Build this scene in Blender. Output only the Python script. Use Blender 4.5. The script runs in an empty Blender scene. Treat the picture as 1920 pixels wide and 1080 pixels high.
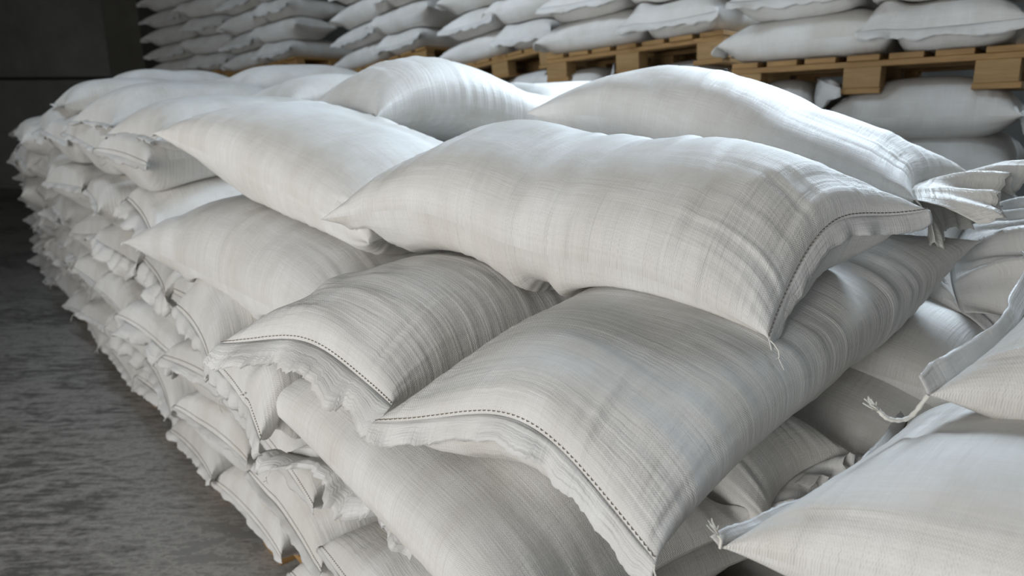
import bpy, math, random
import numpy as np
from mathutils import Vector, Matrix

scene = bpy.context.scene
COL = scene.collection
R = math.radians

# ------------------------------------------------------------------ camera, world, light, exposure
FPX, PITCH, EYE = 1300.0, R(15.3), 1.6
cam_data = bpy.data.cameras.new('camera')
cam_data.sensor_width = 36.0
cam_data.lens = FPX / 1920 * 36.0
cam_data.clip_start = 0.02
cam_data.dof.use_dof = True
cam_data.dof.focus_distance = 1.25
cam_data.dof.aperture_fstop = 3.5
cam = bpy.data.objects.new('camera', cam_data)
cam.location = (0, 0, EYE)
cam.rotation_euler = (R(90) - PITCH, 0, 0)
COL.objects.link(cam)
scene.camera = cam

scene.view_settings.view_transform = 'Standard'
scene.view_settings.look = 'None'
scene.view_settings.gamma = 1.0
scene.view_settings.use_curve_mapping = False
scene.view_settings.exposure = 0.0

world = bpy.data.worlds.new('world')
scene.world = world
world.use_nodes = True
bg = world.node_tree.nodes['Background']
bg.inputs['Color'].default_value = (0.84, 0.92, 1.0, 1)
bg.inputs['Strength'].default_value = 0.19

def area(name, loc, target, size, power, color, spread=180):
    d = bpy.data.lights.new(name, 'AREA')
    d.shape = 'RECTANGLE'
    d.size, d.size_y = size
    d.energy = power
    d.color = color
    d.spread = R(spread)
    o = bpy.data.objects.new(name, d)
    o.location = loc
    o.rotation_euler = (Vector(target) - Vector(loc)).to_track_quat('-Z', 'Y').to_euler()
    COL.objects.link(o)
    return o

area('door_daylight', (-3.0, -1.6, 1.5), (-0.6, 2.0, 0.9), (2.6, 2.2), 160, (1.0, 0.988, 0.97))
area('skylight', (2.9, 4.6, 4.7), (0.6, 2.6, 1.5), (1.8, 1.3), 50, (0.74, 0.87, 1.0), 44)
area('back_row_fill', (-2.6, 3.2, 5.3), (0.3, 6.0, 2.1), (2.0, 1.3), 75, (0.74, 0.87, 1.0), 110)  # added cool fill to brighten the back row, no known source there

# ------------------------------------------------------------------ small helpers
def at(px, py, z):
    """point at height z seen at a pixel of the 1920x1080 photograph"""
    dx, dy = (px - 960) / FPX, -(py - 540) / FPX
    y = math.cos(PITCH) + dy * math.sin(PITCH)
    zz = -math.sin(PITCH) + dy * math.cos(PITCH)
    k = (z - EYE) / zz
    return np.array((k * dx, k * y, z))

def aty(px, py, Y):
    dx, dy = (px - 960) / FPX, -(py - 540) / FPX
    y = math.cos(PITCH) + dy * math.sin(PITCH)
    zz = -math.sin(PITCH) + dy * math.cos(PITCH)
    k = Y / y
    return np.array((k * dx, Y, EYE + k * zz))

def V3(x, y, z):
    return np.array((x, y, z), float)

def tag(o, label=None, cat=None, group=None, kind=None):
    if label: o['label'] = label
    if cat: o['category'] = cat
    if group: o['group'] = group
    if kind: o['kind'] = kind
    return o

def mesh_obj(name, verts, faces, mat, parent=None, smooth=True, uvs=None):
    """verts (n,3) array, faces list/array of quads or mixed polygons"""
    me = bpy.data.meshes.new(name)
    verts = np.asarray(verts, dtype=np.float32)
    if isinstance(faces, np.ndarray):
        nf, k = faces.shape
        me.vertices.add(len(verts)); me.vertices.foreach_set('co', verts.ravel())
        me.loops.add(nf * k); me.loops.foreach_set('vertex_index', faces.astype(np.int32).ravel())
        me.polygons.add(nf)
        me.polygons.foreach_set('loop_start', np.arange(0, nf * k, k, dtype=np.int32))
        me.polygons.foreach_set('loop_total', np.full(nf, k, dtype=np.int32))
        me.update(calc_edges=True)
    else:
        me.from_pydata([tuple(v) for v in verts], [], faces)
    if uvs is not None and len(me.loops):
        li = np.zeros(len(me.loops), dtype=np.int32)
        me.loops.foreach_get('vertex_index', li)
        lay = me.uv_layers.new(name='UVMap')
        u = uvs if uvs.shape[0] == len(me.loops) else uvs[li]
        lay.data.foreach_set('uv', np.ascontiguousarray(u, dtype=np.float32).ravel())
    if smooth and len(me.polygons):
        me.polygons.foreach_set('use_smooth', np.ones(len(me.polygons), dtype=bool))
    me.materials.append(mat)
    o = bpy.data.objects.new(name, me)
    if parent is not None: o.parent = parent
    COL.objects.link(o)
    return o

def box_vf(c, s, ax=None):
    """box of centre c and size s along axes ax (3x3 rows)"""
    ax = np.eye(3) if ax is None else ax
    v = []
    for dx in (-.5, .5):
        for dy in (-.5, .5):
            for dz in (-.5, .5):
                v.append(np.asarray(c) + ax[0]*dx*s[0] + ax[1]*dy*s[1] + ax[2]*dz*s[2])
    f = [(0,1,3,2),(4,6,7,5),(0,4,5,1),(2,3,7,6),(0,2,6,4),(1,5,7,3)]
    return v, f

def box(name, c, s, mat, parent=None, ax=None, bevel=0.0):
    v, f = box_vf(c, s, ax)
    o = mesh_obj(name, v, f, mat, parent, smooth=False)
    if bevel:
        b = o.modifiers.new('bevel', 'BEVEL'); b.width = bevel; b.segments = 2
    return o

def tube_vf(path, rad, n=5):
    path = np.asarray(path, float)
    m = len(path)
    T = np.gradient(path, axis=0)
    T /= np.linalg.norm(T, axis=1)[:, None] + 1e-9
    ref = np.where(np.abs(T[:, 2:3]) > .9, np.array([[1., 0, 0]]), np.array([[0., 0, 1]]))
    A = np.cross(T, ref); A /= np.linalg.norm(A, axis=1)[:, None] + 1e-9
    B = np.cross(T, A)
    rad = np.broadcast_to(np.asarray(rad, float), (m,))
    th = np.arange(n) * 2 * math.pi / n
    V = path[:, None, :] + rad[:, None, None] * (A[:, None, :] * np.cos(th)[None, :, None] + B[:, None, :] * np.sin(th)[None, :, None])
    i = np.arange(m - 1)[:, None] * n; j = np.arange(n)[None, :]; j2 = (j + 1) % n
    F = np.stack([i + j, i + j2, i + n + j2, i + n + j], -1).reshape(-1, 4)
    return V.reshape(-1, 3), F

def wob(x, y, rng, n=5, f0=1.0, f1=3.0):
    """smooth irregular field: a few sines in random directions, about -1..1"""
    out = np.zeros(np.broadcast(x, y).shape)
    for k in range(n):
        a = rng.uniform(0, 2 * math.pi); f = rng.uniform(f0, f1)
        out = out + np.sin(2 * math.pi * f * (np.cos(a) * x + np.sin(a) * y) + rng.uniform(0, 6.28))
    return out / (n ** .5) * .8

# ------------------------------------------------------------------ materials
def new_mat(name):
    m = bpy.data.materials.new(name); m.use_nodes = True
    nt = m.node_tree
    return m, nt, nt.nodes, nt.links, nt.nodes['Principled BSDF']

def fabric_mat(name, c1, c2, c3, weave=0.6, rough=0.52, translucent=0.0, crease=1.0):
    m, nt, N, L, P = new_mat(name)
    uv = N.new('ShaderNodeUVMap'); uv.uv_map = 'UVMap'
    obj = N.new('ShaderNodeObjectInfo')
    off = N.new('ShaderNodeVectorMath'); off.operation = 'ADD'
    mul = N.new('ShaderNodeMath'); mul.operation = 'MULTIPLY'; mul.inputs[1].default_value = 37.0
    L.new(obj.outputs['Random'], mul.inputs[0])
    L.new(uv.outputs[0], off.inputs[0]); L.new(mul.outputs[0], off.inputs[1])
    # broad dust patches and tone
    n1 = N.new('ShaderNodeTexNoise'); n1.inputs['Scale'].default_value = 5.0; n1.inputs['Detail'].default_value = 5.0; n1.inputs['Roughness'].default_value = .6
    L.new(off.outputs[0], n1.inputs['Vector'])
    r1 = N.new('ShaderNodeValToRGB')
    r1.color_ramp.elements[0].position = .34; r1.color_ramp.elements[0].color = (*c2, 1)
    r1.color_ramp.elements[1].position = .62; r1.color_ramp.elements[1].color = (*c1, 1)
    L.new(n1.outputs['Fac'], r1.inputs[0])
    # threads: fine streaks of grime along the weft (around the girth) and the warp
    def streak(sx, sy, det=2.0):
        mp = N.new('ShaderNodeMapping'); mp.inputs['Scale'].default_value = (sx, sy, 1)
        n = N.new('ShaderNodeTexNoise'); n.inputs['Scale'].default_value = 1.0; n.inputs['Detail'].default_value = det
        L.new(off.outputs[0], mp.inputs[0]); L.new(mp.outputs[0], n.inputs['Vector'])
        return n.outputs['Fac']
    s1 = streak(330, 14); s2 = streak(14, 300)
    mx = N.new('ShaderNodeMath'); mx.operation = 'ADD'; L.new(s1, mx.inputs[0]); L.new(s2, mx.inputs[1])
    r2 = N.new('ShaderNodeMapRange'); r2.inputs[1].default_value = .75; r2.inputs[2].default_value = 1.2; r2.inputs[3].default_value = .0; r2.inputs[4].default_value = 1.0
    L.new(mx.outputs[0], r2.inputs[0])
    mixc = N.new('ShaderNodeMix'); mixc.data_type = 'RGBA'; mixc.blend_type = 'MIX'
    sc = N.new('ShaderNodeMath'); sc.operation = 'MULTIPLY'; sc.inputs[1].default_value = .24
    L.new(r2.outputs[0], sc.inputs[0]); L.new(sc.outputs[0], mixc.inputs['Factor'])
    L.new(r1.outputs[0], mixc.inputs['A']); mixc.inputs['B'].default_value = (*c3, 1)
    # every sack a slightly different tone
    rr = N.new('ShaderNodeMapRange'); rr.inputs[3].default_value = .92; rr.inputs[4].default_value = 1.05
    L.new(obj.outputs['Random'], rr.inputs[0])
    br = N.new('ShaderNodeVectorMath'); br.operation = 'SCALE'
    L.new(mixc.outputs['Result'], br.inputs[0]); L.new(rr.outputs[0], br.inputs['Scale'])
    L.new(br.outputs[0], P.inputs['Base Color'])
    P.inputs['Roughness'].default_value = rough
    P.inputs['Specular IOR Level'].default_value = .32
    # weave: two crossed bands of flat tape, plus creases that run round the girth
    sep = N.new('ShaderNodeSeparateXYZ'); L.new(off.outputs[0], sep.inputs[0])
    def tape(sock, per):
        a = N.new('ShaderNodeMath'); a.operation = 'MULTIPLY'; a.inputs[1].default_value = 2 * math.pi / per
        s = N.new('ShaderNodeMath'); s.operation = 'SINE'
        L.new(sock, a.inputs[0]); L.new(a.outputs[0], s.inputs[0]); return s.outputs[0]
    ta, tb = tape(sep.outputs[0], .0034), tape(sep.outputs[1], .0034)
    w = N.new('ShaderNodeMath'); w.operation = 'MULTIPLY'; L.new(ta, w.inputs[0]); L.new(tb, w.inputs[1])
    c_a = streak(105, 6, 3.0); c_b = streak(7, 85, 3.0)
    h1 = N.new('ShaderNodeMath'); h1.operation = 'MULTIPLY_ADD'; h1.inputs[1].default_value = .25 * weave; L.new(w.outputs[0], h1.inputs[0])
    h0 = N.new('ShaderNodeMath'); h0.operation = 'MULTIPLY_ADD'; h0.inputs[1].default_value = 1.6 * crease; L.new(c_a, h0.inputs[0])
    hb = N.new('ShaderNodeMath'); hb.operation = 'MULTIPLY'; hb.inputs[1].default_value = .5 * crease; L.new(c_b, hb.inputs[0])
    L.new(hb.outputs[0], h0.inputs[2]); L.new(h0.outputs[0], h1.inputs[2])
    h2 = N.new('ShaderNodeMath'); h2.operation = 'MULTIPLY_ADD'; h2.inputs[1].default_value = .5; L.new(mx.outputs[0], h2.inputs[0]); L.new(h1.outputs[0], h2.inputs[2])
    bp = N.new('ShaderNodeBump'); bp.inputs['Strength'].default_value = .55; bp.inputs['Distance'].default_value = .0028
    L.new(h2.outputs[0], bp.inputs['Height']); L.new(bp.outputs[0], P.inputs['Normal'])
    if translucent:
        tr = N.new('ShaderNodeBsdfTranslucent'); L.new(br.outputs[0], tr.inputs['Color'])
        ms = N.new('ShaderNodeMixShader'); ms.inputs[0].default_value = translucent
        out = N['Material Output']
        L.new(P.outputs[0], ms.inputs[1]); L.new(tr.outputs[0], ms.inputs[2]); L.new(ms.outputs[0], out.inputs['Surface'])
    return m

M_SACK = fabric_mat('woven_sack', (.70, .69, .67), (.58, .557, .515), (.52, .50, .465))
M_FLAP = fabric_mat('sack_hem', (.76, .76, .745), (.68, .66, .63), (.62, .60, .575), weave=.2, rough=.42, translucent=.22, crease=1.5)
M_TORN = fabric_mat('dusty_hem', (.66, .645, .61), (.52, .495, .45), (.48, .45, .40), weave=.2, rough=.5, translucent=.12, crease=1.5)

def plain_mat(name, col, rough=.7):
    m, nt, N, L, P = new_mat(name)
    n = N.new('ShaderNodeTexNoise'); n.inputs['Scale'].default_value = 300; n.inputs['Detail'].default_value = 2
    r = N.new('ShaderNodeValToRGB')
    r.color_ramp.elements[0].color = (*[c * .75 for c in col], 1); r.color_ramp.elements[1].color = (*[min(1, c * 1.15) for c in col], 1)
    L.new(n.outputs['Fac'], r.inputs[0]); L.new(r.outputs[0], P.inputs['Base Color'])
    P.inputs['Roughness'].default_value = rough
    return m

M_STITCH = plain_mat('brown_thread', (.16, .13, .10))
M_THREAD = plain_mat('pale_thread', (.70, .68, .62))
M_INSECT_SHADE = plain_mat('insect_and_ledge_shade', (.03, .025, .02))  # near black for the insects and for the painted shade over the ledge

def wood_mat(name, c1, c2):
    m, nt, N, L, P = new_mat(name)
    tc = N.new('ShaderNodeTexCoord'); obj = N.new('ShaderNodeObjectInfo')
    ad = N.new('ShaderNodeVectorMath'); ad.operation = 'ADD'
    ml = N.new('ShaderNodeMath'); ml.operation = 'MULTIPLY'; ml.inputs[1].default_value = 11.0
    L.new(obj.outputs['Random'], ml.inputs[0]); L.new(tc.outputs['Object'], ad.inputs[0]); L.new(ml.outputs[0], ad.inputs[1])
    mp = N.new('ShaderNodeMapping'); mp.inputs['Scale'].default_value = (6, 6, 60)
    L.new(ad.outputs[0], mp.inputs[0])
    n = N.new('ShaderNodeTexNoise'); n.inputs['Scale'].default_value = 1.2; n.inputs['Detail'].default_value = 6; n.inputs['Distortion'].default_value = .6
    L.new(mp.outputs[0], n.inputs['Vector'])
    r = N.new('ShaderNodeValToRGB')
    r.color_ramp.elements[0].position = .3; r.color_ramp.elements[0].color = (*c2, 1)
    r.color_ramp.elements[1].position = .7; r.color_ramp.elements[1].color = (*c1, 1)
    L.new(n.outputs['Fac'], r.inputs[0]); L.new(r.outputs[0], P.inputs['Base Color'])
    P.inputs['Roughness'].default_value = .65
    b = N.new('ShaderNodeBump'); b.inputs['Strength'].default_value = .3; b.inputs['Distance'].default_value = .002
    L.new(n.outputs['Fac'], b.inputs['Height']); L.new(b.outputs[0], P.inputs['Normal'])
    return m

M_WOOD = wood_mat('pallet_pine', (.36, .21, .075), (.23, .125, .04))
M_WOOD_END = wood_mat('pallet_end_grain', (.34, .21, .085), (.25, .15, .055))

def concrete_floor():
    m, nt, N, L, P = new_mat('worn_concrete_floor')
    tc = N.new('ShaderNodeTexCoord')
    rot = N.new('ShaderNodeMapping'); rot.inputs['Rotation'].default_value = (0, 0, R(-24)); rot.inputs['Scale'].default_value = (1.8, 8, 1)
    L.new(tc.outputs['Object'], rot.inputs[0])
    n1 = N.new('ShaderNodeTexNoise'); n1.inputs['Scale'].default_value = 3.0; n1.inputs['Detail'].default_value = 8; n1.inputs['Roughness'].default_value = .65
    L.new(rot.outputs[0], n1.inputs['Vector'])
    n2 = N.new('ShaderNodeTexNoise'); n2.inputs['Scale'].default_value = 1.1; n2.inputs['Detail'].default_value = 5
    L.new(tc.outputs['Object'], n2.inputs['Vector'])
    n3 = N.new('ShaderNodeTexNoise'); n3.inputs['Scale'].default_value = 26; n3.inputs['Detail'].default_value = 6; n3.inputs['Roughness'].default_value = .7
    L.new(tc.outputs['Object'], n3.inputs['Vector'])
    a = N.new('ShaderNodeMath'); a.operation = 'MULTIPLY_ADD'; a.inputs[1].default_value = .8; L.new(n2.outputs['Fac'], a.inputs[0]); L.new(n1.outputs['Fac'], a.inputs[2])
    a2 = N.new('ShaderNodeMath'); a2.operation = 'MULTIPLY_ADD'; a2.inputs[1].default_value = .5; L.new(n3.outputs['Fac'], a2.inputs[0]); L.new(a.outputs[0], a2.inputs[2])
    r = N.new('ShaderNodeValToRGB')
    e = r.color_ramp.elements
    e[0].position = .80; e[0].color = (.13, .128, .122, 1)
    e[1].position = 1.0; e[1].color = (.40, .392, .375, 1)
    x = e.new(1.0); x.position = .94; x.color = (.25, .246, .235, 1)
    dv = N.new('ShaderNodeMath'); dv.operation = 'MULTIPLY'; dv.inputs[1].default_value = .80
    L.new(a2.outputs[0], dv.inputs[0]); L.new(dv.outputs[0], r.inputs[0]); L.new(r.outputs[0], P.inputs['Base Color'])
    pa, pb = at(0, 911, 0), at(290, 840, 0)
    nn = np.array([-(pb - pa)[1], (pb - pa)[0], 0]); nn /= np.linalg.norm(nn)
    dp = N.new('ShaderNodeVectorMath'); dp.operation = 'DOT_PRODUCT'; dp.inputs[1].default_value = nn
    ps = N.new('ShaderNodeNewGeometry'); L.new(ps.outputs['Position'], dp.inputs[0])
    sb = N.new('ShaderNodeMath'); sb.operation = 'SUBTRACT'; sb.inputs[1].default_value = float(np.dot(pa, nn)); L.new(dp.outputs['Value'], sb.inputs[0])
    wv = N.new('ShaderNodeMath'); wv.operation = 'MULTIPLY_ADD'; wv.inputs[1].default_value = .05; L.new(n2.outputs['Fac'], wv.inputs[0]); L.new(sb.outputs[0], wv.inputs[2])
    s2 = N.new('ShaderNodeMath'); s2.operation = 'SUBTRACT'; s2.inputs[1].default_value = .025; L.new(wv.outputs[0], s2.inputs[0])
    ab = N.new('ShaderNodeMath'); ab.operation = 'ABSOLUTE'; L.new(s2.outputs[0], ab.inputs[0])
    lf = N.new('ShaderNodeMapRange'); lf.inputs[1].default_value = .004; lf.inputs[2].default_value = .011; lf.inputs[3].default_value = .55; lf.inputs[4].default_value = 0; L.new(ab.outputs[0], lf.inputs[0])
    jm = N.new('ShaderNodeMix'); jm.data_type = 'RGBA'; L.new(lf.outputs[0], jm.inputs['Factor']); L.new(r.outputs[0], jm.inputs['A']); jm.inputs['B'].default_value = (.42, .41, .38, 1)
    L.new(jm.outputs['Result'], P.inputs['Base Color'])
    rr = N.new('ShaderNodeMapRange'); rr.inputs[3].default_value = .34; rr.inputs[4].default_value = .62
    L.new(n1.outputs['Fac'], rr.inputs[0]); L.new(rr.outputs[0], P.inputs['Roughness'])
    b = N.new('ShaderNodeBump'); b.inputs['Strength'].default_value = .5; b.inputs['Distance'].default_value = .004
    L.new(a2.outputs[0], b.inputs['Height']); L.new(b.outputs[0], P.inputs['Normal'])
    return m

def plaster(name, c1, c2):
    m, nt, N, L, P = new_mat(name)
    tc = N.new('ShaderNodeTexCoord')
    n = N.new('ShaderNodeTexNoise'); n.inputs['Scale'].default_value = .9; n.inputs['Detail'].default_value = 7; n.inputs['Roughness'].default_value = .62
    L.new(tc.outputs['Object'], n.inputs['Vector'])
    r = N.new('ShaderNodeValToRGB')
    r.color_ramp.elements[0].position = .35; r.color_ramp.elements[0].color = (*c2, 1)
    r.color_ramp.elements[1].position = .68; r.color_ramp.elements[1].color = (*c1, 1)
    L.new(n.outputs['Fac'], r.inputs[0]); L.new(r.outputs[0], P.inputs['Base Color'])
    P.inputs['Roughness'].default_value = .9
    b = N.new('ShaderNodeBump'); b.inputs['Strength'].default_value = .3; b.inputs['Distance'].default_value = .01
    L.new(n.outputs['Fac'], b.inputs['Height']); L.new(b.outputs[0], P.inputs['Normal'])
    return m

M_FLOOR = concrete_floor()
M_WALL = plaster('old_plaster', (.30, .30, .285), (.20, .195, .18))
M_PIER = plaster('dark_pier', (.15, .145, .125), (.09, .085, .07))
M_CEIL = plaster('grey_ceiling', (.22, .22, .21), (.16, .16, .15))

# ------------------------------------------------------------------ the room
def struct(o):
    o['kind'] = 'structure'; return o
struct(box('floor', (-1.5, 5, -.05), (19, 18, .1), M_FLOOR))
# far wall, its plinth ledge, one pier and a painted shadow strip
WA = np.array([[.985, -.17, 0], [.17, .985, 0], [0, 0, 1.]])
wc = V3(-4.0, 12.0, 0)
struct(box('wall_back', wc + V3(0, 0, 2.75) + WA[1]*.15, (13, .3, 5.5), M_WALL, ax=WA))
struct(box('baseboard_back', wc + V3(0, 0, .96) - WA[1]*.06, (13, .12, 1.92), M_WALL, ax=WA))
pier_c = aty(250, 60, 11.55)
struct(box('trim_1', V3(pier_c[0], pier_c[1], 2.75), (.62, .5, 5.5), M_PIER, ax=WA))
struct(box('ledge_shadow_strip', wc + V3(0, 0, 1.93) - WA[1]*.07, (13, .12, .05), M_INSECT_SHADE, ax=WA))  # shade of the recess at the ledge, put in as a dark strip
struct(box('wall_left', (-10.0, 5, 2.75), (.3, 18, 5.5), M_WALL))
struct(box('wall_right', (4.6, 3.6, 2.75), (.3, 15, 5.5), M_WALL))
struct(box('ceiling', (-1.5, 8.2, 5.6), (19, 11.6, .2), M_CEIL))

# ------------------------------------------------------------------ height field of what already lies there
HX0, HY0, HD = -6.6, -0.6, .02
HNX, HNY = 560, 560
HF = np.zeros((HNX, HNY))

def hf_sample(x, y):
    fx = np.clip((x - HX0) / HD, 0, HNX - 2.001); fy = np.clip((y - HY0) / HD, 0, HNY - 2.001)
    i, j = fx.astype(int), fy.astype(int); a, b = fx - i, fy - j
    return HF[i, j]*(1-a)*(1-b) + HF[i+1, j]*a*(1-b) + HF[i, j+1]*(1-a)*b + HF[i+1, j+1]*a*b

def hf_add(G):
    """G (m,n,3) surface lattice, raised into the height field"""
    m, n, _ = G.shape
    su = max(1, int(np.ceil(np.linalg.norm(G[-1, n//2] - G[0, n//2]) / (m - 1) / .010)))
    sv = max(1, int(np.ceil(np.linalg.norm(G[m//2, -1] - G[m//2, 0]) / (n - 1) / .010)))
    a = np.linspace(0, m - 1, (m - 1) * su + 1); b = np.linspace(0, n - 1, (n - 1) * sv + 1)
    i = np.minimum(a.astype(int), m - 2); j = np.minimum(b.astype(int), n - 2)
    fa = (a - i)[:, None, None]; fb = (b - j)[None, :, None]
    g = (G[i][:, j]*(1-fa)*(1-fb) + G[i+1][:, j]*fa*(1-fb) + G[i][:, j+1]*(1-fa)*fb + G[i+1][:, j+1]*fa*fb).reshape(-1, 3)
    ii = np.round((g[:, 0] - HX0) / HD).astype(int); jj = np.round((g[:, 1] - HY0) / HD).astype(int)
    ok = (ii >= 0) & (ii < HNX) & (jj >= 0) & (jj < HNY)
    np.maximum.at(HF, (ii[ok], jj[ok]), g[ok, 2])

def smooth2(a, n=2):
    for _ in range(n):
        p = np.pad(a, 1, mode='edge')
        a = (p[1:-1, 1:-1]*2 + p[:-2, 1:-1] + p[2:, 1:-1] + p[1:-1, :-2] + p[1:-1, 2:]) / 6
    return a

# ------------------------------------------------------------------ the sack builder
def flap_strip(edge, out, length, rng, curl0, curl1, mat, parent, name='hem_flap', rows=6, ripple=.010, jag=.25, thick=.0012, crumple=0.0, cf=(2, 7)):
    """hem of cloth beyond the seam: edge (n,3) seam points, out (n,3) unit directions away from the sack"""
    n = len(edge)
    t = np.linspace(0, 1, n)
    ph = curl0 + .22 * wob(t, 0*t, rng, 4, 1, 4) + crumple * wob(t, 0*t, rng, 4, *cf)
    ln = length * (1 + jag * .5 * wob(t, 0*t, rng, 5, 2, 9) + jag * .25 * rng.uniform(-1, 1, n))
    ln = ln * (1 - .25*np.clip(1 - np.minimum(t, 1-t)/.06, 0, 1))
    down = np.array([0, 0, -1.0])
    along = np.gradient(edge, axis=0); along /= np.linalg.norm(along, axis=1)[:, None] + 1e-9
    P = [edge.copy()]
    cur = edge.copy()
    rp = wob(t*1.0, 0*t, rng, 5, 3, 10)
    rp2 = wob(t*1.0, 0*t, rng, 5, 5, 16)
    for j in range(1, rows):
        f = j / (rows - 1)
        a = ph + curl1 * f + crumple * 1.2 * f * wob(t, f + 0*t, rng, 3, cf[0], cf[1] + 1)
        d = out * np.cos(a)[:, None] + down[None] * np.sin(a)[:, None]
        nrm = np.cross(d, along)
        step = d * (ln / (rows - 1))[:, None]
        cur = cur + step
        P.append(cur + nrm * (ripple * f * rp + ripple * .5 * f * f * rp2)[:, None] + along * (crumple * .03 * f * rp2)[:, None])
    G = np.stack(P)                                     # rows,n,3
    idx = np.arange(rows * n).reshape(rows, n)
    F = np.stack([idx[:-1, :-1], idx[:-1, 1:], idx[1:, 1:], idx[1:, :-1]], -1).reshape(-1, 4)
    tt = np.cumsum(np.r_[0, np.linalg.norm(np.diff(edge, axis=0), axis=1)])
    uv = np.stack([np.repeat(np.linspace(0, length, rows), n), np.tile(tt, rows)], -1)
    o = mesh_obj(name, G.reshape(-1, 3), F, mat, parent, uvs=uv)
    if thick:
        s = o.modifiers.new('cloth', 'SOLIDIFY'); s.thickness = thick; s.offset = 0
    return o

def thread_tail(start, direction, length, rng, parent, rad=.0013, frayed=True):
    n = 10
    d = np.asarray(direction, float); d /= np.linalg.norm(d)
    p = [np.asarray(start, float)]
    for i in range(n):
        d = d + np.array([rng.uniform(-.35, .35), rng.uniform(-.35, .35), rng.uniform(-.45, .12)]); d /= np.linalg.norm(d)
        p.append(p[-1] + d * length / n)
    V, F = tube_vf(p, rad, 5)
    if frayed:
        for k in range(3):
            q = [p[-1], p[-1] + d*.006 + rng.uniform(-.003, .003, 3), p[-1] + d*.014 + rng.uniform(-.008, .008, 3)]
            v2, f2 = tube_vf(q, rad*.6, 4)
            F = np.vstack([F, f2 + len(V)]); V = np.vstack([V, v2])
    return mesh_obj('thread_tail', V, F, M_THREAD, parent)

def catmull(vals, s):
    vals = np.asarray(vals, float); n = len(vals)
    x = np.clip(s, 0, 1) * (n - 1); i = np.minimum(x.astype(int), n - 2); f = x - i
    p = np.r_[2*vals[0]-vals[1], vals, 2*vals[-1]-vals[-2]]
    a, b, c, d = p[i], p[i+1], p[i+2], p[i+3]
    return .5*((2*b) + (-a+c)*f + (2*a-5*b+4*c-d)*f*f + (-a+3*b-3*c+d)*f**3)

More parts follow.
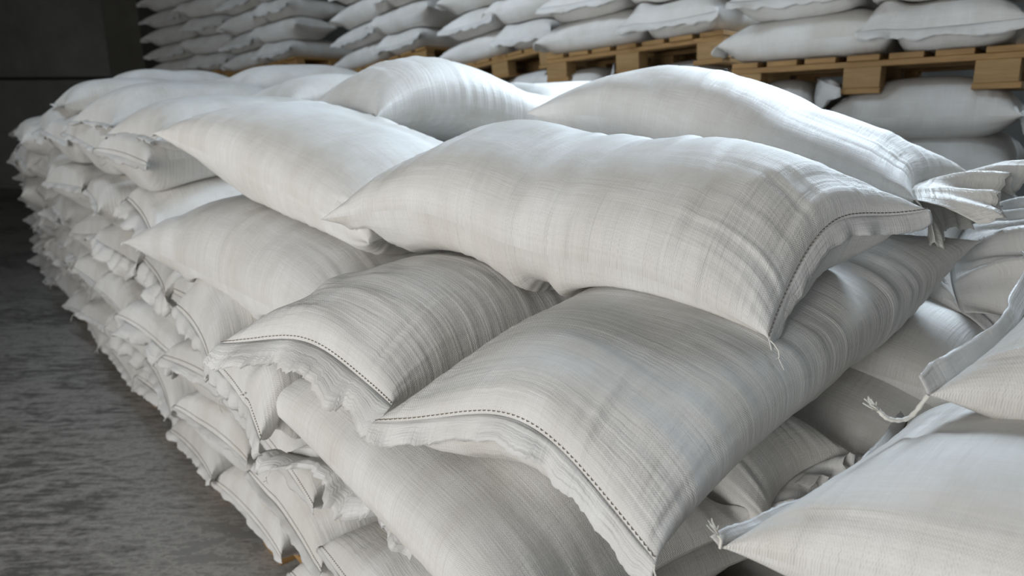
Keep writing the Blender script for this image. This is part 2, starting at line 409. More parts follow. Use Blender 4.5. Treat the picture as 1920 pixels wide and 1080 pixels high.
COUNT = 0
def sack(label, C, H=.22, res=(48, 40), seed=None, group=None, spine=None, cross=None, lift=False, conform=.55, sagmax=.05,
         flaps=((0, .045, .35, .5),), stitch=(), tails=(), pleat=.0045, crease=.0022, lump=.006, waist=.13, pinch=.05,
         top=.6, p=3.2, q=.62, flap_mat=None, crumple=0.0, ripple=.010, jag=.25, tname='sack', drape=True, thick_profile=None, bumps=(), squeeze=.0, bmax=.09, sagtop=.25, belly=(0, 0), cf=(2, 7), folds=0):
    """C = (c00, c01, c10, c11): corners of the flat sack, first index = seam end, second = side.
    spine/cross: height offsets (m) along the length / across the width."""
    global COUNT
    COUNT += 1
    rng = np.random.default_rng(1000 + COUNT if seed is None else seed)
    c00, c01, c10, c11 = [np.asarray(c, float) for c in C]
    ns, nt = res                                         # nt = number of columns across on one face
    x = np.linspace(0, 1, ns)
    s1 = x + .055 * -np.sin(2*math.pi*x) * .6           # denser at the ends
    s1 = np.clip(s1, 0, 1)
    th = np.linspace(math.pi, 0, nt)                     # t from -1 to 1
    t1 = np.sign(np.cos(th)) * np.abs(np.cos(th)) ** .82
    f1 = np.sin(th) ** .80
    f1[0] = f1[-1] = 0
    S, T = np.meshgrid(s1, t1, indexing='ij')
    Fh = np.broadcast_to(f1[None, :], S.shape)
    prof = np.clip(1 - np.abs(2*S - 1) ** p, 0, 1) ** q
    if thick_profile is not None:
        prof = prof * catmull(thick_profile, S)
    Lm = .5 * (np.linalg.norm(c10 - c00) + np.linalg.norm(c11 - c01))
    Wm = .5 * (np.linalg.norm(c01 - c00) + np.linalg.norm(c11 - c10))
    Tw = T * (1 - waist * prof)
    Sp = S + pinch * (1 - T**2) * ((1 - S)**7 - S**7)
    b = (Tw + 1) / 2
    def patch(s, b):
        s, b = s[..., None], b[..., None]
        return c00*(1-s)*(1-b) + c01*(1-s)*b + c10*s*(1-b) + c11*s*b
    Mid = patch(Sp, b)
    nrm = np.cross(.5*(c10 - c00) + .5*(c11 - c01), .5*(c01 - c00) + .5*(c11 - c10))
    nrm = nrm / np.linalg.norm(nrm); nrm = nrm if nrm[2] > 0 else -nrm
    up = nrm * .6 + np.array([0, 0, .4]); up /= np.linalg.norm(up)
    axs = (c10 + c11 - c00 - c01); axs /= np.linalg.norm(axs)
    sid = np.cross(up, axs); sid /= np.linalg.norm(sid)
    if np.dot(sid, c01 - c00) < 0: sid = -sid
    dz = np.zeros(S.shape)
    if spine is not None: dz = dz + catmull(spine, S)
    if cross is not None: dz = dz + catmull(cross, (T + 1) / 2) * np.sin(math.pi*np.clip(S,0,1))**.5
    for (bs, bt, bz, rs, rt) in bumps:
        dz = dz + bz * np.exp(-((S - bs)/rs)**2 - ((T - bt)/rt)**2)
    Mid[..., 2] += dz
    low = wob(S*Lm, T*Wm*.5, rng, 5, .8, 2.6) * lump * prof
    Top = Mid + up * (H * top * Fh * prof + low * Fh)[..., None]
    Bot = Mid - up * (H * (1 - top) * Fh * prof)[..., None]
    for e, amt in enumerate(belly):
        if amt:
            dd = (S if e == 0 else 1 - S) * Lm
            Bot += (axs * (-1 if e == 0 else 1))[None, None] * (amt * Fh**.7 * (1 - np.exp(-dd/.02)) * np.exp(-(dd/.14)**2))[..., None]
    # cloth detail
    dist0, dist1 = S * Lm, (1 - S) * Lm
    def detail(face):
        d = np.zeros(S.shape)
        for dist in (dist0, dist1):
            w_ = T + .05 * wob(T*1.5, dist*2, rng, 4, .6, 2.0)
            amp = .6 + .6 * wob(T*2, 0*T, rng, 4, .5, 1.6)
            wav = np.sin(2*math.pi*5.3*w_ + rng.uniform(0, 6)) + .7*np.sin(2*math.pi*8.7*w_ + rng.uniform(0, 6)) + .5*np.sin(2*math.pi*13.1*w_ + rng.uniform(0, 6))
            d += pleat * amp * wav * np.exp(-dist/.13) * (1 - np.exp(-dist/.025)) * .6
        return d
    def creases(face):
        ph_ = wob(S*1.2, T*.8, rng, 4, .6, 1.8)
        k = 2*math.pi*(S*Lm*24 + .55*ph_)
        gate = np.clip(.35 + .8*wob(S*Lm*1.5, T*.7, rng, 4, .8, 2.2), 0, 1.3)
        side = np.clip(np.abs(T) - .35, 0, 1) / .65
        return crease * (1 - np.abs(np.sin(k/2))**.6*2 + .4) * gate * side * prof
    def fold_lines(face):
        d = np.zeros(S.shape)
        for _ in range(folds):
            x0 = rng.uniform(.06, .94) * Lm; w = rng.uniform(.010, .022); A = rng.uniform(.0015, .0042)
            sl = rng.uniform(-.05, .05); t0 = rng.uniform(-1.1, 1.1); tw = rng.uniform(.18, .5); bend = rng.uniform(-.04, .04)
            u = (S*Lm - x0 - sl*T - bend*(T - t0)**2) / w
            d += A * (np.exp(-u**2) - .7*np.exp(-(u - 1.5)**2)) * np.exp(-((T - t0)/tw)**2) * np.clip(prof*1.5, 0, 1)
        return d
    if pleat or crease:
        dt_ = detail(0) + creases(0) + fold_lines(0); db_ = detail(1) + creases(1)
        edge = np.clip(1 - Fh, 0, 1)
        same = .5 * (dt_ + db_)
        dt_ = dt_ * (1 - edge**3) + same * edge**3; db_ = db_ * (1 - edge**3) + same * edge**3
        vec = up[None, None] * Fh[..., None] + sid[None, None] * (np.sign(T) * np.abs(T)**2)[..., None] * .8
        vecb = -up[None, None] * Fh[..., None] + sid[None, None] * (np.sign(T) * np.abs(T)**2)[..., None] * .8
        Top = Top + vec * dt_[..., None]; Bot = Bot + vecb * db_[..., None]
        Top[:, 0] = Bot[:, 0] = .5*(Top[:, 0] + Bot[:, 0]); Top[:, -1] = Bot[:, -1] = .5*(Top[:, -1] + Bot[:, -1])
    # settle on what lies below
    if drape:
        need = hf_sample(Bot[..., 0], Bot[..., 1]) + .003 - Bot[..., 2] - squeeze * np.clip((np.abs(T) - .45) / .35, 0, 1)
        if lift:
            inner = need[ns//6:-ns//6, nt//6:-nt//6]
            z = np.percentile(inner, lift if not isinstance(lift, bool) else 62)
            Top[..., 2] += z; Bot[..., 2] += z; Mid[..., 2] += z
            need = need - z
        inside = (Fh > .25) & (prof > .4)
        shift = np.where(need > 0, need, np.where(inside, np.maximum(need, -sagmax) * np.clip((need + 3.2*sagmax) / (2.2*sagmax), 0, 1), 0.0))
        shift = np.minimum(shift, bmax) if not lift else np.minimum(shift, .30)
        pos = np.maximum(shift, 0); neg = np.minimum(shift, 0)
        sp_ = np.maximum(smooth2(pos, 3), pos*.9)
        sh_b = sp_ + smooth2(neg, 4) * Fh
        sh_t = smooth2(pos, 8) * conform + smooth2(neg, 10) * sagtop * Fh
        w = np.clip(Fh * np.clip(prof, 0, 1) * 1.6, 0, 1)
        sh_b = sh_t + (sh_b - sh_t) * w
        sh_b = np.minimum(sh_b, sh_t + .65 * H * (1 - top) * Fh * prof)          # a sack never folds up past its own middle
        Bot[..., 2] += sh_b; Top[..., 2] += sh_t
        gap = Top[..., 2] - Bot[..., 2]
        fix = np.maximum(0, .55 * H * Fh * prof - gap)
        Top[..., 2] += smooth2(fix, 2) * Fh
        ends = Fh * prof < 1e-6
        zz = .5 * (Top[..., 2] + Bot[..., 2])
        Top[..., 2] = np.where(ends, zz, Top[..., 2]); Bot[..., 2] = np.where(ends, zz, Bot[..., 2])
    hf_add(Top)
    # mesh: ring of 2*nt-2 columns, seam rows shared by top and bottom
    ring = np.concatenate([Top, Bot[:, -2:0:-1]], axis=1)
    m = ring.shape[1]
    per = 2 * Wm * .97
    vv = np.concatenate([(T[0] + 1) * Wm * .5, (2*Wm*.5) + (1 - T[0][-2:0:-1]) * Wm * .5])
    V = ring.reshape(-1, 3)
    uvs = np.stack([np.repeat(s1 * Lm, m), np.tile(vv, ns)], -1)
    idx = np.arange(ns * m).reshape(ns, m)
    nx = np.roll(idx, -1, axis=1)
    F = np.stack([idx[:-1], nx[:-1], nx[1:], idx[1:]], -1).reshape(-1, 4)
    n0 = np.cross(Top[ns//2+1, nt//2] - Top[ns//2, nt//2], Top[ns//2, nt//2+1] - Top[ns//2, nt//2])
    colw = np.stack([np.tile(np.arange(m), ns-1), np.tile(np.arange(m)+1, ns-1), np.tile(np.arange(m)+1, ns-1), np.tile(np.arange(m), ns-1)], -1)
    vfull = np.r_[vv, 2*Wm]                             # the tube closes at its full girth
    UL = np.stack([uvs[F][..., 0], vfull[colw]], -1)
    if n0[2] <= 0: F, UL = F[:, ::-1], UL[:, ::-1]
    body = mesh_obj(tname, V, F, M_SACK, uvs=UL.reshape(-1, 2))
    tag(body, label, 'sack', group)
    fm = flap_mat or M_FLAP
    # hems beyond the seam
    info = {}
    for e in (0, 1):
        r0, r1 = (0, 3) if e == 0 else (ns - 1, ns - 4)
        ed = Top[r0].copy()
        inner = .5*(Top[r1] + Bot[r1])
        out = Mid[r0] - Mid[r1] ; out[:, 2] *= .35
        out = out + (axs * (-1 if e == 0 else 1))*np.linalg.norm(out, axis=1)[:, None]
        out /= np.linalg.norm(out, axis=1)[:, None] + 1e-9
        info[e] = (ed, out)
    for fl in flaps:
        e, ln, c0, c1 = fl[:4]
        ed, out = info[e]
        if e == 1: ed, out = ed[::-1], out[::-1]
        nn = max(12, min(90, nt))
        k = np.linspace(0, 1, nn)
        tpar = np.cumsum(np.r_[0, np.linalg.norm(np.diff(ed, axis=0), axis=1)]); tpar /= tpar[-1]
        ed2 = np.stack([np.interp(k, tpar, ed[:, c]) for c in range(3)], -1)
        out2 = np.stack([np.interp(k, tpar, out[:, c]) for c in range(3)], -1)
        out2 /= np.linalg.norm(out2, axis=1)[:, None] + 1e-9
        flap_strip(ed2, out2, ln, rng, c0, c1, fm, body, rows=(12 if ln > .11 else 7) if nt > 44 else 5, ripple=ripple if nt > 30 else ripple*.7, jag=jag, crumple=crumple, cf=cf,
                   thick=.0012 if nt > 30 else 0)
    for e in stitch:
        row = 1 if e == 0 else ns - 2
        ed, out = info[e]
        base = ed*.72 + Top[1 if e == 0 else ns-2]*.28 + np.array([0, 0, .0012])
        tpar = np.cumsum(np.r_[0, np.linalg.norm(np.diff(base, axis=0), axis=1)])
        nn = int(tpar[-1] / .0045)
        k = np.linspace(.004, tpar[-1]-.004, nn)
        pth = np.stack([np.interp(k, tpar, base[:, c]) for c in range(3)], -1)
        ou = np.stack([np.interp(k, tpar, out[:, c]) for c in range(3)], -1)
        pth = pth + ou * (np.where(np.arange(nn) % 2 == 0, 1, -1) * .0019)[:, None]
        pth[:, 2] += .0008
        v, f = tube_vf(pth, .00085, 4)
        mesh_obj('stitching', v, f, M_STITCH, body)
    for (e, side, ln) in tails:
        ed, out = info[e]
        i = 0 if side < 0 else -1
        thread_tail(ed[i] + out[i]*.004, out[i] + np.array([0, 0, -.5]), ln, rng, body)
    body['_ends'] = 0
    del body['_ends']
    return body, Top, Bot, info

# directions of the front stack: PD along the aisle side (away), QD into the stack
AZ = R(40)
PD = V3(-math.sin(AZ), math.cos(AZ), 0)
QD = V3(math.cos(AZ), math.sin(AZ), 0)
F0 = V3(-.96, 2.06, 0)

def face_pt(t, qoff, z):
    return F0 + PD*t + QD*qoff + V3(0, 0, z)

def header_corners(t, qoff, z, W=.58, Lg=.95, yaw=0, droop=.0, roll=0.0, dz_far=0.0):
    """sack lying with a seam end out on the aisle side; t = middle of that end"""
    c, s = math.cos(yaw), math.sin(yaw)
    q = QD*c + PD*s; pp = PD*c - QD*s
    m = face_pt(t, qoff, z)
    a = m + pp*(-W/2); b = m + pp*(W/2)
    a2, b2 = a + q*Lg, b + q*Lg
    a = a + V3(0, 0, -droop - roll); b = b + V3(0, 0, -droop + roll)
    return a, b, a2 + V3(0, 0, dz_far), b2 + V3(0, 0, dz_far)

def stretcher_corners(t, qoff, z, W=.56, Lg=.98, yaw=0, dz=0.0):
    """sack lying along the aisle side; t = far end"""
    c, s = math.cos(yaw), math.sin(yaw)
    pp = -(PD*c - QD*s); q = QD*c + PD*s
    a = face_pt(t, qoff, z); b = a + q*W
    return a, b, a + pp*Lg + V3(0, 0, dz), b + pp*Lg + V3(0, 0, dz)

# ------------------------------------------------------------------ pallets
def pallet(label, corner, ux, uy, uz, lx=1.12, ly=.85, n_deck=7, group=None, full=True, hb=.085, tb=.024):
    """corner = lower front-left corner; ux along the front, uy away, uz up. Deck boards run away from the front."""
    corner = np.asarray(corner, float)
    root = bpy.data.objects.new('pallet', None); COL.objects.link(root)
    root.location = corner
    tag(root, label, 'pallet', group)
    ax = np.array([ux, uy, uz])
    rng = np.random.default_rng(int(abs(corner[0])*1000 + abs(corner[1])*77))
    def bx(name, x, y, z, sx, sy, sz, mat=M_WOOD):
        c = ux*x + uy*y + uz*z
        box(name, c, (sx, sy, sz), mat, root, ax, bevel=.003)
    zb = tb
    bw = .13
    for x in (.08, lx/2, lx - .08):                       # runners under the blocks
        bx('bottom_board', x, ly/2, tb/2, .16, ly, tb)
    for x in (.075, lx/2, lx - .075):
        for y in (.055, ly/2, ly - .055):
            bx('block', x + rng.uniform(-.01, .01), y + rng.uniform(-.004, .004), zb + hb/2, .145, .105, hb, M_WOOD_END)
    for y in (.055, ly/2, ly - .055):                     # stringer boards on the blocks
        bx('stringer_board', lx/2, y, zb + hb + tb*.5, lx, .10, tb)
    pitch = (lx - bw) / (n_deck - 1)
    for i in range(n_deck):
        bx('deck_board', bw/2 + i*pitch + rng.uniform(-.006, .006), ly/2 + rng.uniform(-.008, .008), zb + hb + tb*1.5 + .0005, bw + rng.uniform(-.012, .004), ly, tb)
    top = corner + uz*(zb + hb + 2*tb)
    g = np.stack([[top, top + uy*ly], [top + ux*lx, top + ux*lx + uy*ly]])
    hf_add(g)
    return root

PAL_H = .085 + 3*.024

# floor pallets under the front stack (mostly hidden, their edges show along the aisle)
nums = ['first', 'second', 'third', 'fourth', 'fifth', 'sixth', 'seventh', 'eighth', 'ninth', 'tenth', 'eleventh', 'twelfth', 'thirteenth', 'fourteenth']
for i, t in enumerate((-1.75, -.55, .65, 1.85, 3.05)):
    pallet(f'wooden floor pallet under the front sack stack, {nums[i]} along the aisle from the camera', face_pt(t, .14, 0), PD*1.0, QD, V3(0, 0, 1), lx=1.16, ly=.9)

# ------------------------------------------------------------------ front stack, procedural courses of the aisle side
course_names = ['bottom course', 'second course up', 'third course up', 'fourth course up', 'fifth course up', 'sixth course up', 'seventh course up']
rs = random.Random(7)
GA = 'sacks along the aisle side of the front stack'

def course(k, z, ts, q0):
    for i, t in enumerate(ts):
        q = q0 + rs.uniform(-.05, .05)
        yaw = rs.uniform(-.16, .16)
        far = t > 2.4
        res = (30, 26) if far else (54, 46)
        Cc = header_corners(t, q, z, W=rs.uniform(.58, .66), Lg=rs.uniform(.80, .92), yaw=yaw, droop=rs.uniform(-.02, .03), roll=rs.uniform(-.04, .04))
        big = rs.random() < .22
        fl = ((0, rs.uniform(.06, .09) if big else rs.uniform(.018, .035), rs.uniform(.2, 1.0), rs.uniform(.5, 1.0)),)
        sack(f'white sack, seam end to the aisle, {course_names[k]}, {nums[i]} from the near end',
             Cc, H=rs.uniform(.235, .265), res=res, group=GA, lift=62, flaps=fl, crumple=.6 if big else .2, ripple=.014 if big else .006, jag=.4 if big else .25,
             stitch=(0,) if t < 1.2 else (), tails=((0, rs.choice((-1, 1)), .05),) if rs.random() < .4 else (), spine=(-.02, 0, .0, 0),
             p=6.0, q=.42, top=.52, pinch=.02, sagtop=.6)

sp = .60
def row(t0, t1, jit=.03):
    n = int(round((t1 - t0) / sp))
    return [t0 + (i + .5) * (t1 - t0) / n + rs.uniform(-jit, jit) for i in range(n)]

def inner(k, z, ts, q0, label='white sack lying lengthwise inside the front stack, hidden behind the aisle side sacks', group='inner sacks of the front stack'):
    """second row, hidden but for a few gaps: it carries the top sacks"""
    for i, t in enumerate(ts):
        sack(label,
             stretcher_corners(t, q0 + rs.uniform(-.03, .03), z, W=.60, Lg=1.0), H=.22, res=(30, 26), group=group, lift=60, flaps=((1, .05, .2, .6),), crumple=.3)

course(0, .26, row(-1.55, 4.5), .04)
inner(0, .26, (-.62, .40, 1.42), 1.0)
course(1, .43, row(-1.30, 4.6), .0)
inner(1, .43, (-.55, .47, 1.49), 1.0)
course(2, .60, row(-.70, 4.5), .0)
inner(2, .60, (-.60, .42, 1.44), .95)

EX = {}
def hero(key, label, C, **kw):
    EX[key] = sack(label, C, **kw)
    return EX[key]
GB = 'large sacks at the near corner of the front stack'
GT = 'large sacks on top of the front stack'

# third and fourth course, near end
d1a, d1b = at(535, 850, .74), at(810, 1000, .71)
hero('D1', 'white sack at the bottom edge, its torn folded hem lying back over it', (d1a, d1b, d1a + QD*.9, d1b + QD*.9),
     H=.2, res=(70, 56), group=GA, flaps=((0, .10, -1.0, 1.9),), crumple=.5, ripple=.018, jag=.5, tails=((0, -1, .08),), stitch=(0,))
hero('C2', 'long white sack lying lengthwise, the second one down under the big zigzag stitched sack', stretcher_corners(-.60, .04, .74, Lg=1.0),
     H=.21, res=(90, 60), group=GA, flaps=((0, .04, .2, .5),), lift=40)
course(3, .77, row(-.66, 4.55), -.0)
for k, z in ((1, .46), (2, .62), (3, .76)):
    inner(k, z, (-.86,), .84, f'shaded white sack low in the gap right of the big stitched sack, {course_names[k]}', GB)
g1a, g1b = at(1440, 1000, .86), at(1600, 850, .93)
hero('G1', 'shaded white sack in the dark gap right of the big stitched sack, hem up', (g1a + PD*.95, g1b + PD*.95, g1a, g1b),
     H=.22, res=(80, 60), group=GB, flaps=((1, .06, -.5, .4),), crumple=.4, drape=False)
g2a = at(1540, 870, .88) - PD*.22
hero('G2', 'shaded white sack deep in the gap behind the hem, between the right edge sacks', (g2a + PD*.9, g2a + PD*.9 + QD*.66 + V3(0, 0, .05), g2a, g2a + QD*.62 + V3(0, 0, .06)),
     H=.24, res=(60, 50), group=GB, flaps=(), drape=False)
# fifth course
hero('C1', 'long white sack lying lengthwise under the two big sacks whose hems face the camera', (lambda a: (a, a + QD*.56, a - PD*1.0 - V3(0, 0, .10), a - PD*1.0 + QD*.56 - V3(0, 0, .08)))(at(462, 738, .93)),
     H=.20, res=(100, 60), group=GA, flaps=((0, .03, .3, .4),), tails=((0, -1, .03),))
for key, lab, a_, b_ in (('C3', 'white sack end with a long folded seam, just under the wide ragged hem', at(386, 672, .94), at(488, 826, .87)),
                         ('C4', 'white sack end with a curled seam below the smooth lengthwise sack', at(328, 574, .97), at(394, 688, .92))):
    hero(key, lab, (a_, b_, a_ + QD*.85, b_ + QD*.85), H=.25, res=(64, 54), group=GA, flaps=((0, .05, .9, .9),), crumple=.25, jag=.4, stitch=(0,), p=5, q=.45, pinch=.02)
course(4, .94, row(.52, 4.6), -.03)
inner(3, .80, (.12, .55, 1.55), .9)
inner(4, .95, (-.40, .60, 1.6, 2.6), .75)
inner(5, 1.10, (-.35, .65, 1.65, 2.65), .75)

# ------------------------------------------------------------------ sixth course (B) and top sacks (A), by hand
b3a, b3b = at(228, 455, 1.13), at(450, 607, 1.10) - PD*.20 + QD*.12 - V3(0, 0, .03)
hero('B3', 'smooth white sack lying lengthwise above the aisle with a pleated pointed left end',
     (b3a, b3a + QD*.56 + V3(0, 0, .04), b3b, b3b + QD*.56 + V3(0, 0, .04)), H=.27, res=(110, 90), group=GB,
     flaps=((0, .02, .4, .4),), pleat=.006, conform=.2, folds=26)
b2a, b2b = at(412, 650, 1.09), at(735, 762, 1.05)
hero('B2', 'white sack with a wide ragged hem, left of the big zigzag stitched sack',
     (b2a, b2b, b2a + QD*.95 + V3(.02, 0, .06), b2b + QD*.95 + V3(.02, 0, .06)), H=.25, res=(110, 90), group=GB,
     flaps=((0, .075, .45, .5),), stitch=(0,), ripple=.010, jag=.35, crumple=.2, conform=.2, folds=24, belly=(.03, 0), bumps=((0, -.2, .045, .2, .6),))
b1a, b1b = at(700, 800, 1.05), at(1230, 1062, .975)
b1d = at(1842, 452, 1.29)
hero('B1', 'big white sack with a zigzag stitched hem, in front under the top sack',
     (b1a, b1b, b1a + (b1d - b1b) + V3(-.05, .03, -.10), b1d), H=.24, res=(140, 110), group=GB,
     flaps=((0, .044, .75, .4),), stitch=(0,), ripple=.005, jag=.2, spine=(0, .02, .0, -.02, 0), waist=.10, conform=.2, tails=((0, 1, .03),), top=.52, folds=22, belly=(.05, 0), bumps=((0, -.05, .08, .2, .65),))
course(5, 1.12, row(.50, 3.6), -.05)

for lay in range(7):
    for j, t in enumerate((5.0, 5.6)):
        sack(f'dim white sack of the far dark stack, {course_names[lay]}, {["nearer", "farther"][j]} one',
             header_corners(t + .05*(lay % 2), .06, .12 + .17*lay + .06, W=.6, Lg=.85, yaw=rs.uniform(-.1, .1)), H=.23, res=(28, 24), group='sacks of the far dark stack', lift=62, flaps=((0, .03, .4, .8),))

r1a = V3(1.02, 1.50, 1.13)
hero('R1', 'bright crumpled sack end right of the top sacks, hem standing up', (r1a + V3(-.62, .70, .05), r1a + V3(-.40, 1.0, .22), r1a, r1a + V3(.17, .24, .20)),
     H=.22, res=(70, 56), group=GB, flaps=((1, .17, -.6, .6), (1, .14, .3, .9)), crumple=.2, cf=(.8, 2), ripple=.018, jag=.12, drape=False)

def top_sack(key, label, px, py, Y, axis='Q', W=.56, Lg=.9, H=.24, yaw=0, dz=0, **kw):
    """px, py, Y: middle of the seam end that faces the aisle"""
    c = aty(px, py, Y) + V3(0, 0, dz)
    u, v = (QD, PD) if axis == 'Q' else (PD, QD)
    cs, sn = math.cos(yaw), math.sin(yaw)
    u, v = u*cs + v*sn, v*cs - u*sn
    d = dict(res=(54, 46), group=GT, conform=.25, flaps=((0, .025, .2, .5),)); d.update(kw)
    hero(key, label, (c - v*W/2, c + v*W/2, c + u*Lg - v*W/2, c + u*Lg + v*W/2), H=H, **d)

top_sack('A10', 'far white sack on top, a smooth mound just under the dark pier', 190, 172, 4.5, yaw=.1, bmax=.07)
top_sack('A11', 'far low white sack on top between the two smooth mounds', 360, 190, 4.1)
top_sack('A9', 'far white sack on top with a pointed left ear against the dark wall', 108, 196, 3.9, Lg=.72, yaw=-.05, H=.22, bmax=.07)
top_sack('A7', 'far mound of white sack on top before the back row, left of two', 410, 178, 3.7, H=.27)
top_sack('A6', 'far mound of white sack on top before the back row, right of two', 495, 192, 3.2, H=.22)
top_sack('A8', 'white sack on top at left, behind the pointed one, broad smooth back', 165, 232, 3.1, H=.27, Lg=.95, W=.58, yaw=.1)
top_sack('A12', 'white sack on top at left squeezed right behind the pointed one', 240, 258, 2.65, H=.22, yaw=.1)

c = aty(822, 212, 2.6)
hero('A4', 'humped white sack on top behind the two front ones, mid photo',
     (c - QD*.42 - PD*.30, c - QD*.42 + PD*.26, c + QD*.56 - PD*.30, c + QD*.56 + PD*.26), H=.26, res=(110, 80), folds=16, group=GT, conform=.1, spine=(0, .035, .01, -.05, -.03), bmax=.04)
top_sack('A5', 'low white sack on top, a sliver seen between the two humps', 930, 215, 2.9, 'Q', H=.22)
a2, a2b = aty(285, 250, 2.17), at(690, 458, 1.28)
hero('A2', 'white sack on top left of the large front one, pointed end towards the aisle',
     (a2, a2 + QD*.54 + V3(0, 0, .03), a2b, a2b + QD*.56 + V3(0, 0, .03)), H=.25, res=(110, 80), group=GT,
     flaps=((0, .02, .3, .3),), conform=.15, bmax=.04, folds=24)
a0, a0d = at(1715, 375, 1.40), at(1830, 332, 1.42)
a0a = aty(985, 212, 2.07)
hero('A0', 'long white sack behind the large front one, crumpled torn hem at its right end',
     (a0a, a0a + V3(.30, .42, .0), a0, a0d), H=.25, res=(130, 90), group=GT,
     flaps=((1, .16, -.30, .55), (1, .12, .45, .9)), flap_mat=M_TORN, crumple=.16, cf=(.8, 1.9), ripple=.016, jag=.10, spine=(0, .03, .02, -.01, 0), thick_profile=(1, 1.02, 1, .95, 1), p=2.9, q=.58, folds=22, belly=(0, .04), lump=.003, conform=.05, tails=((1, -1, .05),), bmax=.03)
a1 = at(600, 412, 1.33)
a1b, a1d = at(1440, 643, 1.20), at(1742, 402, 1.385)
hero('A1', 'large white sack lying across the top in front, dark stitched seam at its right end',
     (a1, a1 + V3(.30, .40, .08), a1b, a1d), H=.27, res=(200, 120), group=GT,
     flaps=((1, .038, .95, .5),), stitch=(1,), spine=(0, .06, .035, .04, 0), conform=.05, tails=((1, -1, .03),), top=.54, bmax=.05, ripple=.004, jag=.12, folds=46, belly=(0, .05), bumps=((1.0, .05, .075, .22, .65),))

# right foreground sacks
GR = 'sacks of the stack at the right edge'
f1, f1b = aty(1350, 1028, .80), aty(1700, 790, 1.18)
hero('F1', 'white sack in the lower right corner with a thread tuft at its pointed end',
     (f1, f1b, f1 + V3(.66, -.60, .05), f1b + V3(.66, -.60, .05)), H=.28, res=(120, 90), group=GR,
     flaps=((0, .026, -.9, .3),), stitch=(0,), drape=False, jag=.12, ripple=.004, folds=30)
f2, f2b = aty(1740, 742, .90), aty(1925, 500, 1.22)
hero('F2', 'white sack at the right edge with a long twisted thread hanging from its corner',
     (f2, f2b, f2 + V3(.66, -.60, -.05), f2b + V3(.66, -.60, -.02)), H=.26, res=(110, 80), group=GR,
     flaps=((0, .04, -1.2, .2),), drape=False, jag=.05, ripple=.0015, folds=26)

for k in range(1, 6):
    d = V3(.05, .02, 0) + V3(0, 0, -.195*k)
    sack('white sack low in the stack at the right edge, hidden under its two upper sacks', [np.asarray(q)*V3(1, 1, 0) + V3(0, 0, min(q[2], 1.08)) + d for q in (f1, f1b, f1 + V3(.66, -.60, .05), f1b + V3(.66, -.60, .05))],
         H=.22, res=(30, 26), group='hidden lower sacks at the right edge', drape=False, flaps=())

def cord(start, pts, rad, parent):
    P0 = np.array([start] + [np.asarray(start) + np.asarray(p) for p in pts])
    k = np.linspace(0, 1, 26)
    c = np.stack([catmull(P0[:, i], k) for i in range(3)], -1)
    V, F = tube_vf(c, rad * (1 + .18*np.sin(np.arange(26)*2.1)), 7)
    g = np.random.default_rng(5)
    d = c[-1] - c[-2]; d /= np.linalg.norm(d)
    for q in range(14):                                  # frayed end
        e = d + g.uniform(-.45, .45, 3)
        v2, f2 = tube_vf([c[-1] - d*.004, c[-1] + e*.008, c[-1] + e*.017 + g.uniform(-.003, .003, 3)], rad*.28, 4)
        F = np.vstack([F, f2 + len(V)]); V = np.vstack([V, v2])
    mesh_obj('thread_tail', V, F, M_THREAD, parent)

e2 = EX['F2'][3][0][0][0]
cord(e2, [aty(1705, 783, .895) - e2, aty(1668, 786, .89) - e2, aty(1645, 768, .89) - e2], .0032, EX['F2'][0])
e1 = EX['F1'][3][0][0][0]
cord(e1, [aty(1352, 1012, .80) - e1, aty(1346, 1002, .80) - e1], .0022, EX['F1'][0])

def speck(label, key, s, t):
    G = EX[key][1]; i, j = int(s*(G.shape[0]-1)), int(t*(G.shape[1]-1))
    c = G[i, j]
    th = np.linspace(0, 2*math.pi, 8, endpoint=False)
    V = [c + V3(0, 0, .002)] 
    for r, z in ((.0035, .0035), (.0055, .0012), (.003, -.001)):
        for a in th: V.append(c + V3(r*1.5*math.cos(a), r*math.sin(a), z + .001))
    V[0] = c + V3(0, 0, .0055)
    F = [(0, 1+k, 1+(k+1) % 8) for k in range(8)]
    for q in range(2):
        F += [(1+q*8+k, 9+q*8+k, 9+q*8+(k+1) % 8, 1+q*8+(k+1) % 8) for k in range(8)]
    F.append(tuple(17+k for k in range(7, -1, -1)))
    tag(mesh_obj('beetle', np.array(V), F, M_INSECT_SHADE), label, 'insect')
speck('tiny dark insect on the upper edge of the long sack behind, left of two', 'A0', .33, .62)
speck('tiny dark insect on the upper edge of the long sack behind, right of two', 'A0', .47, .55)

# ------------------------------------------------------------------ the row of pallet stacks behind
def px_x(px, y):            # lateral position of a pixel column near eye height, at forward distance y
    return (px - 960) / 1348.0 * y
def px_z(py, y):
    return EYE + (185 - py) / 1348.0 * y

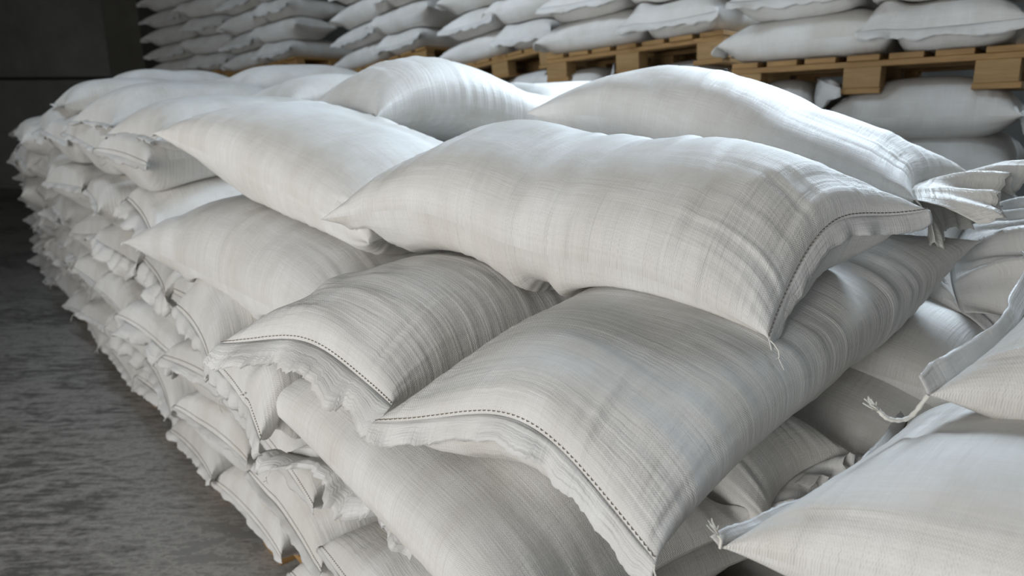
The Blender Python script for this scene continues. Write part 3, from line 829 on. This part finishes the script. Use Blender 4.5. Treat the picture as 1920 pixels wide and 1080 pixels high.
STK = [  # name, left px, right px, forward left, forward right, deck y left, deck y right, layers above
    ('first', 1366, 1908, 3.40, 2.70, 124, 88, 3),
    ('second', 1022, 1345, 4.40, 3.70, 110, 64, 3),
    ('third', 838, 1040, 5.6, 5.0, 132, 84, 4),
    ('fourth', 640, 800, 6.8, 6.1, 142, 92, 4),
    ('fifth', 432, 560, 8.0, 7.3, 140, 110, 5),
    ('sixth', 290, 440, 9.0, 8.3, 150, 130, 6),
]
for si, (nm, pl, pr_, yl, yr, dl, dr, nl) in enumerate(STK):
    A = V3(px_x(pl, yl), yl, px_z(dl, yl)); B = V3(px_x(pr_, yr), yr, px_z(dr, yr))
    ux = (B - A); W = np.linalg.norm(ux); ux /= W
    uy = np.cross(V3(0, 0, 1), ux); uy /= np.linalg.norm(uy)
    uz = np.cross(ux, uy)
    corner = A - uz*PAL_H
    res = (40, 34) if si < 2 else (28, 24)
    gname = f'sacks of the {nm} pallet stack in the back row'
    # tier below the pallet
    for lay in range(3):
        zt = corner[2] - .085 - (2 - lay)*.205
        for j in range(2):
            o = corner + ux*(.0 + j*W*.52) - uy*.02
            o[2] = zt
            if lay == 2:                                  # two lengthwise sacks, their mouths meeting between the blocks
                x0, x1 = (0.0, W*.35) if j == 0 else (W*.37, W*1.02)
                o2 = corner + ux*x0 - uy*.03; o2[2] = zt
                C4 = (o2, o2 + uy*.56, o2 + ux*(x1 - x0), o2 + ux*(x1 - x0) + uy*.56)
            elif (lay + j) % 2:
                C4 = (o + uy*.0, o + uy*.56, o + ux*W*.55, o + ux*W*.55 + uy*.56)
            else:
                C4 = (o - uy*.04, o - uy*.04 + ux*W*.52, o + uy*.9, o + uy*.9 + ux*W*.52)
            sack(f'grey white sack under the {nm} back pallet from the right, {["lowest", "middle", "top"][lay]} course, {["left", "right"][j]} half',
                 C4, H=.27, res=res, group=gname, lift=False, drape=False, flaps=(((0, .10, -.9, .5), (1, .09, .2, .6)) if j == 1 else ((1, .16, -1.25, .3),)) if lay == 2 else ((0, .06, .2, .8),), crumple=.6, crease=.008)
    low = corner[2] - .085 - 2*.205 - .27*.4
    n_low = int(round(low / .205))
    for lay in range(n_low):                              # the courses further down, hidden behind the front stack
        zt = .09 + lay * (low - .0) / n_low
        for j in range(2):
            o = corner + ux*(j*W*.52); o[2] = zt
            C4 = (o, o + uy*.56, o + ux*W*.52, o + ux*W*.52 + uy*.56)
            sack('grey white sack low in the back row stacks, hidden behind the front stack', C4, H=.235, res=(26, 22), group='hidden lower sacks of the back row',
                 drape=False, flaps=(), squeeze=0)
    pallet(f'wooden pallet carrying sacks in the back row, {nm} from the right', corner, ux, uy, uz, lx=W, ly=.95)
    for lay in range(nl):
        zt = A[2] + .09 + lay*.175
        for j in range(2):
            side_on = (lay + j) % 2 == 0
            if side_on:
                w = .62*W + .06
                o = A + ux*(-.07 if j == 0 else W - w + .07) - uy*.03
            else:
                w = .52*W
                o = A + ux*(-.02 if j == 0 else W - w) - uy*.06
            o = o + V3(0, 0, .09 + lay*.175)
            if side_on:
                C4 = (o, o + uy*.55, o + ux*w, o + ux*w + uy*.55)
            else:
                C4 = (o, o + ux*w, o + uy*.9, o + ux*w + uy*.9)
            sack(f'grey white sack on the {nm} back pallet from the right, layer {["one", "two", "three", "four", "five", "six"][lay]}, {["left", "right"][j]} half',
                 C4, H=.225, res=res, group=gname, lift=60, flaps=((0, .045, .8, .6),), crumple=.2, jag=.35, ripple=.006, q=.5, crease=.005)
